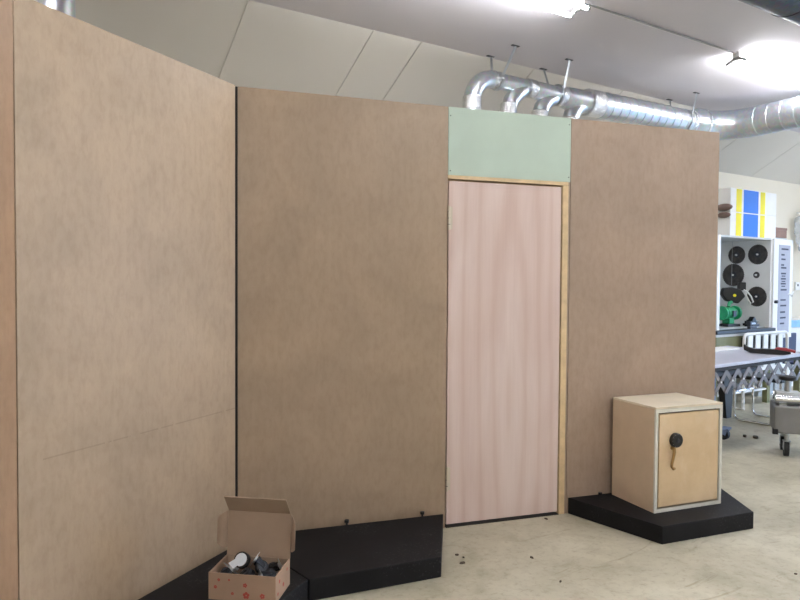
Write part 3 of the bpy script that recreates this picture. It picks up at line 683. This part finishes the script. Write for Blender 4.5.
# sled stool under the table
st = rthing('sled_stool', 'chrome sled-base stool with dark seat pushed under the lattice table', 'stool', 6.78, 3.52, 0, math.radians(4))
for x in (0, .40):
    p = [(x, .02, .445), (x, .02, .07)] + [tuple(q) for q in arc((x, .07, .07), .058, math.pi, 1.5*math.pi, 5, Y, Zv)] + [tuple(q) for q in arc((x, .42, .07), .058, 1.5*math.pi, 2*math.pi, 5, Y, Zv)] + [(x, .478, .445)]
    MB().tube(p, .0115, 10).build('sled_leg', 'chrome', st, smooth=True)
B(-.03, .43, 0, .50, .446, .482).build('seat', 'black', st, bevel=.012)
MB().tube([(0, .478, .30), (.40, .478, .30)], .009, 8).build('crossbar', 'chrome', st)
# white slatted panel
wr = rthing('slatted_bench', 'white tubular bench back with vertical white slats before the dark workbench', 'bench', 7.36, 4.26, 0, 0)
BWd = .92
p = [(0, 0, 0.012), (0, 0, .80)] + [tuple(q) for q in arc((.06, 0, .80), .06, math.pi, math.pi/2, 5, X, Zv)] + [tuple(q) for q in arc((BWd-.06, 0, .80), .06, math.pi/2, 0, 5, X, Zv)] + [(BWd, 0, .80), (BWd, 0, .012)]
MB().tube(p, .018, 10).build('tube_frame', 'white_metal', wr, smooth=True)
for k in range(5): B(.075+k*.16, .17+k*.16, -.008, .008, .47, .842).build('slat', 'white_metal', wr, bevel=.003)
B(.03, BWd-.03, .03, .05, .48, .82).build('backing', 'black', wr)
B(.019, BWd-.019, -.012, .012, .43, .469).build('lower_rail', 'white_metal', wr)
for x in (0, BWd): MB().tube([(x, 0, .02), (x, -.02, .012), (x, .14, .012)], .012, 8).build('foot', 'white_metal', wr)

# ------------------------------------------------------------------ low grey machine on casters
mc = rthing('planer_machine', 'low grey metal machine on casters with chrome rails and black hand knob', 'machine', 5.60, 2.97, 0, math.radians(-56))
B(0, .95, 0, .34, .20, .425).build('body', 'machine', mc, bevel=.012)
B(-.012, .03, -.012, .05, .19, .235).build('corner_bumper', 'black', mc, bevel=.005)
for y in (.06, .27):
    MB().tube([(.01, y, .478), (.93, y, .478)], .034, 18).build('rail', 'chrome', mc, smooth=True)
    for x in (.04, .86): B(x, x+.05, y-.03, y+.03, .4255, .447).build('rail_bracket', 'steel', mc)
B(.02, .20, .10, .24, .4255, .53).build('head_block', 'lightgrey', mc, bevel=.008)
MB().tube([(.11, .16, .53), (.11, .16, .625)], .022, 12).build('screw_post', 'steel', mc, smooth=True)
MB().tube([(.11, .16, .625), (.11, .16, .632), (.11, .16, .655), (.11, .16, .660)], [.06, .068, .068, .055], 22).build('hand_knob', 'black', mc, smooth=True)
for x, y in ((.10, .06), (.85, .06), (.10, .28), (.85, .28)):
    MB().tube([(x, y, .1995), (x, y, .135)], .018, 10).build('caster_stem', 'steel', mc, smooth=True); caster_set(mc, x, y, .1345, .062, 'steel')
# ------------------------------------------------------------------ right edge of the view
cu = rthing('storage_unit', 'low white storage unit with a sky-blue upper front', 'cabinet', 9.50, 4.88, 0)
B(0, 1.5, .02, .30, 0, .93).build('body', 'white_metal', cu, bevel=.004); B(.004, 1.496, .004, .0195, .83, .926).build('upper_front', 'skyblue', cu); B(.004, .74, .004, .0195, .08, .82).build('door', 'white_metal', cu, bevel=.003); B(.76, 1.496, .004, .0195, .08, .82).build('door', 'white_metal', cu, bevel=.003)
ch = rthing('plastic_chair', 'navy blue plastic chair before the white storage unit', 'chair', 8.62, 4.14, 0)
B(0, .44, .0, .42, .43, .455).build('seat', 'navy', ch, bevel=.012); B(0, .44, .40, .43, .50, .80).build('backrest', 'navy', ch, bevel=.014)
for x in (.02, .42):
    MB().tube([(x, .03, .43), (x, .0, .0)], .012, 8).build('leg', 'steel', ch); MB().tube([(x, .435, .78), (x, .44, .46), (x, .46, .0)], .012, 8).build('leg', 'steel', ch)
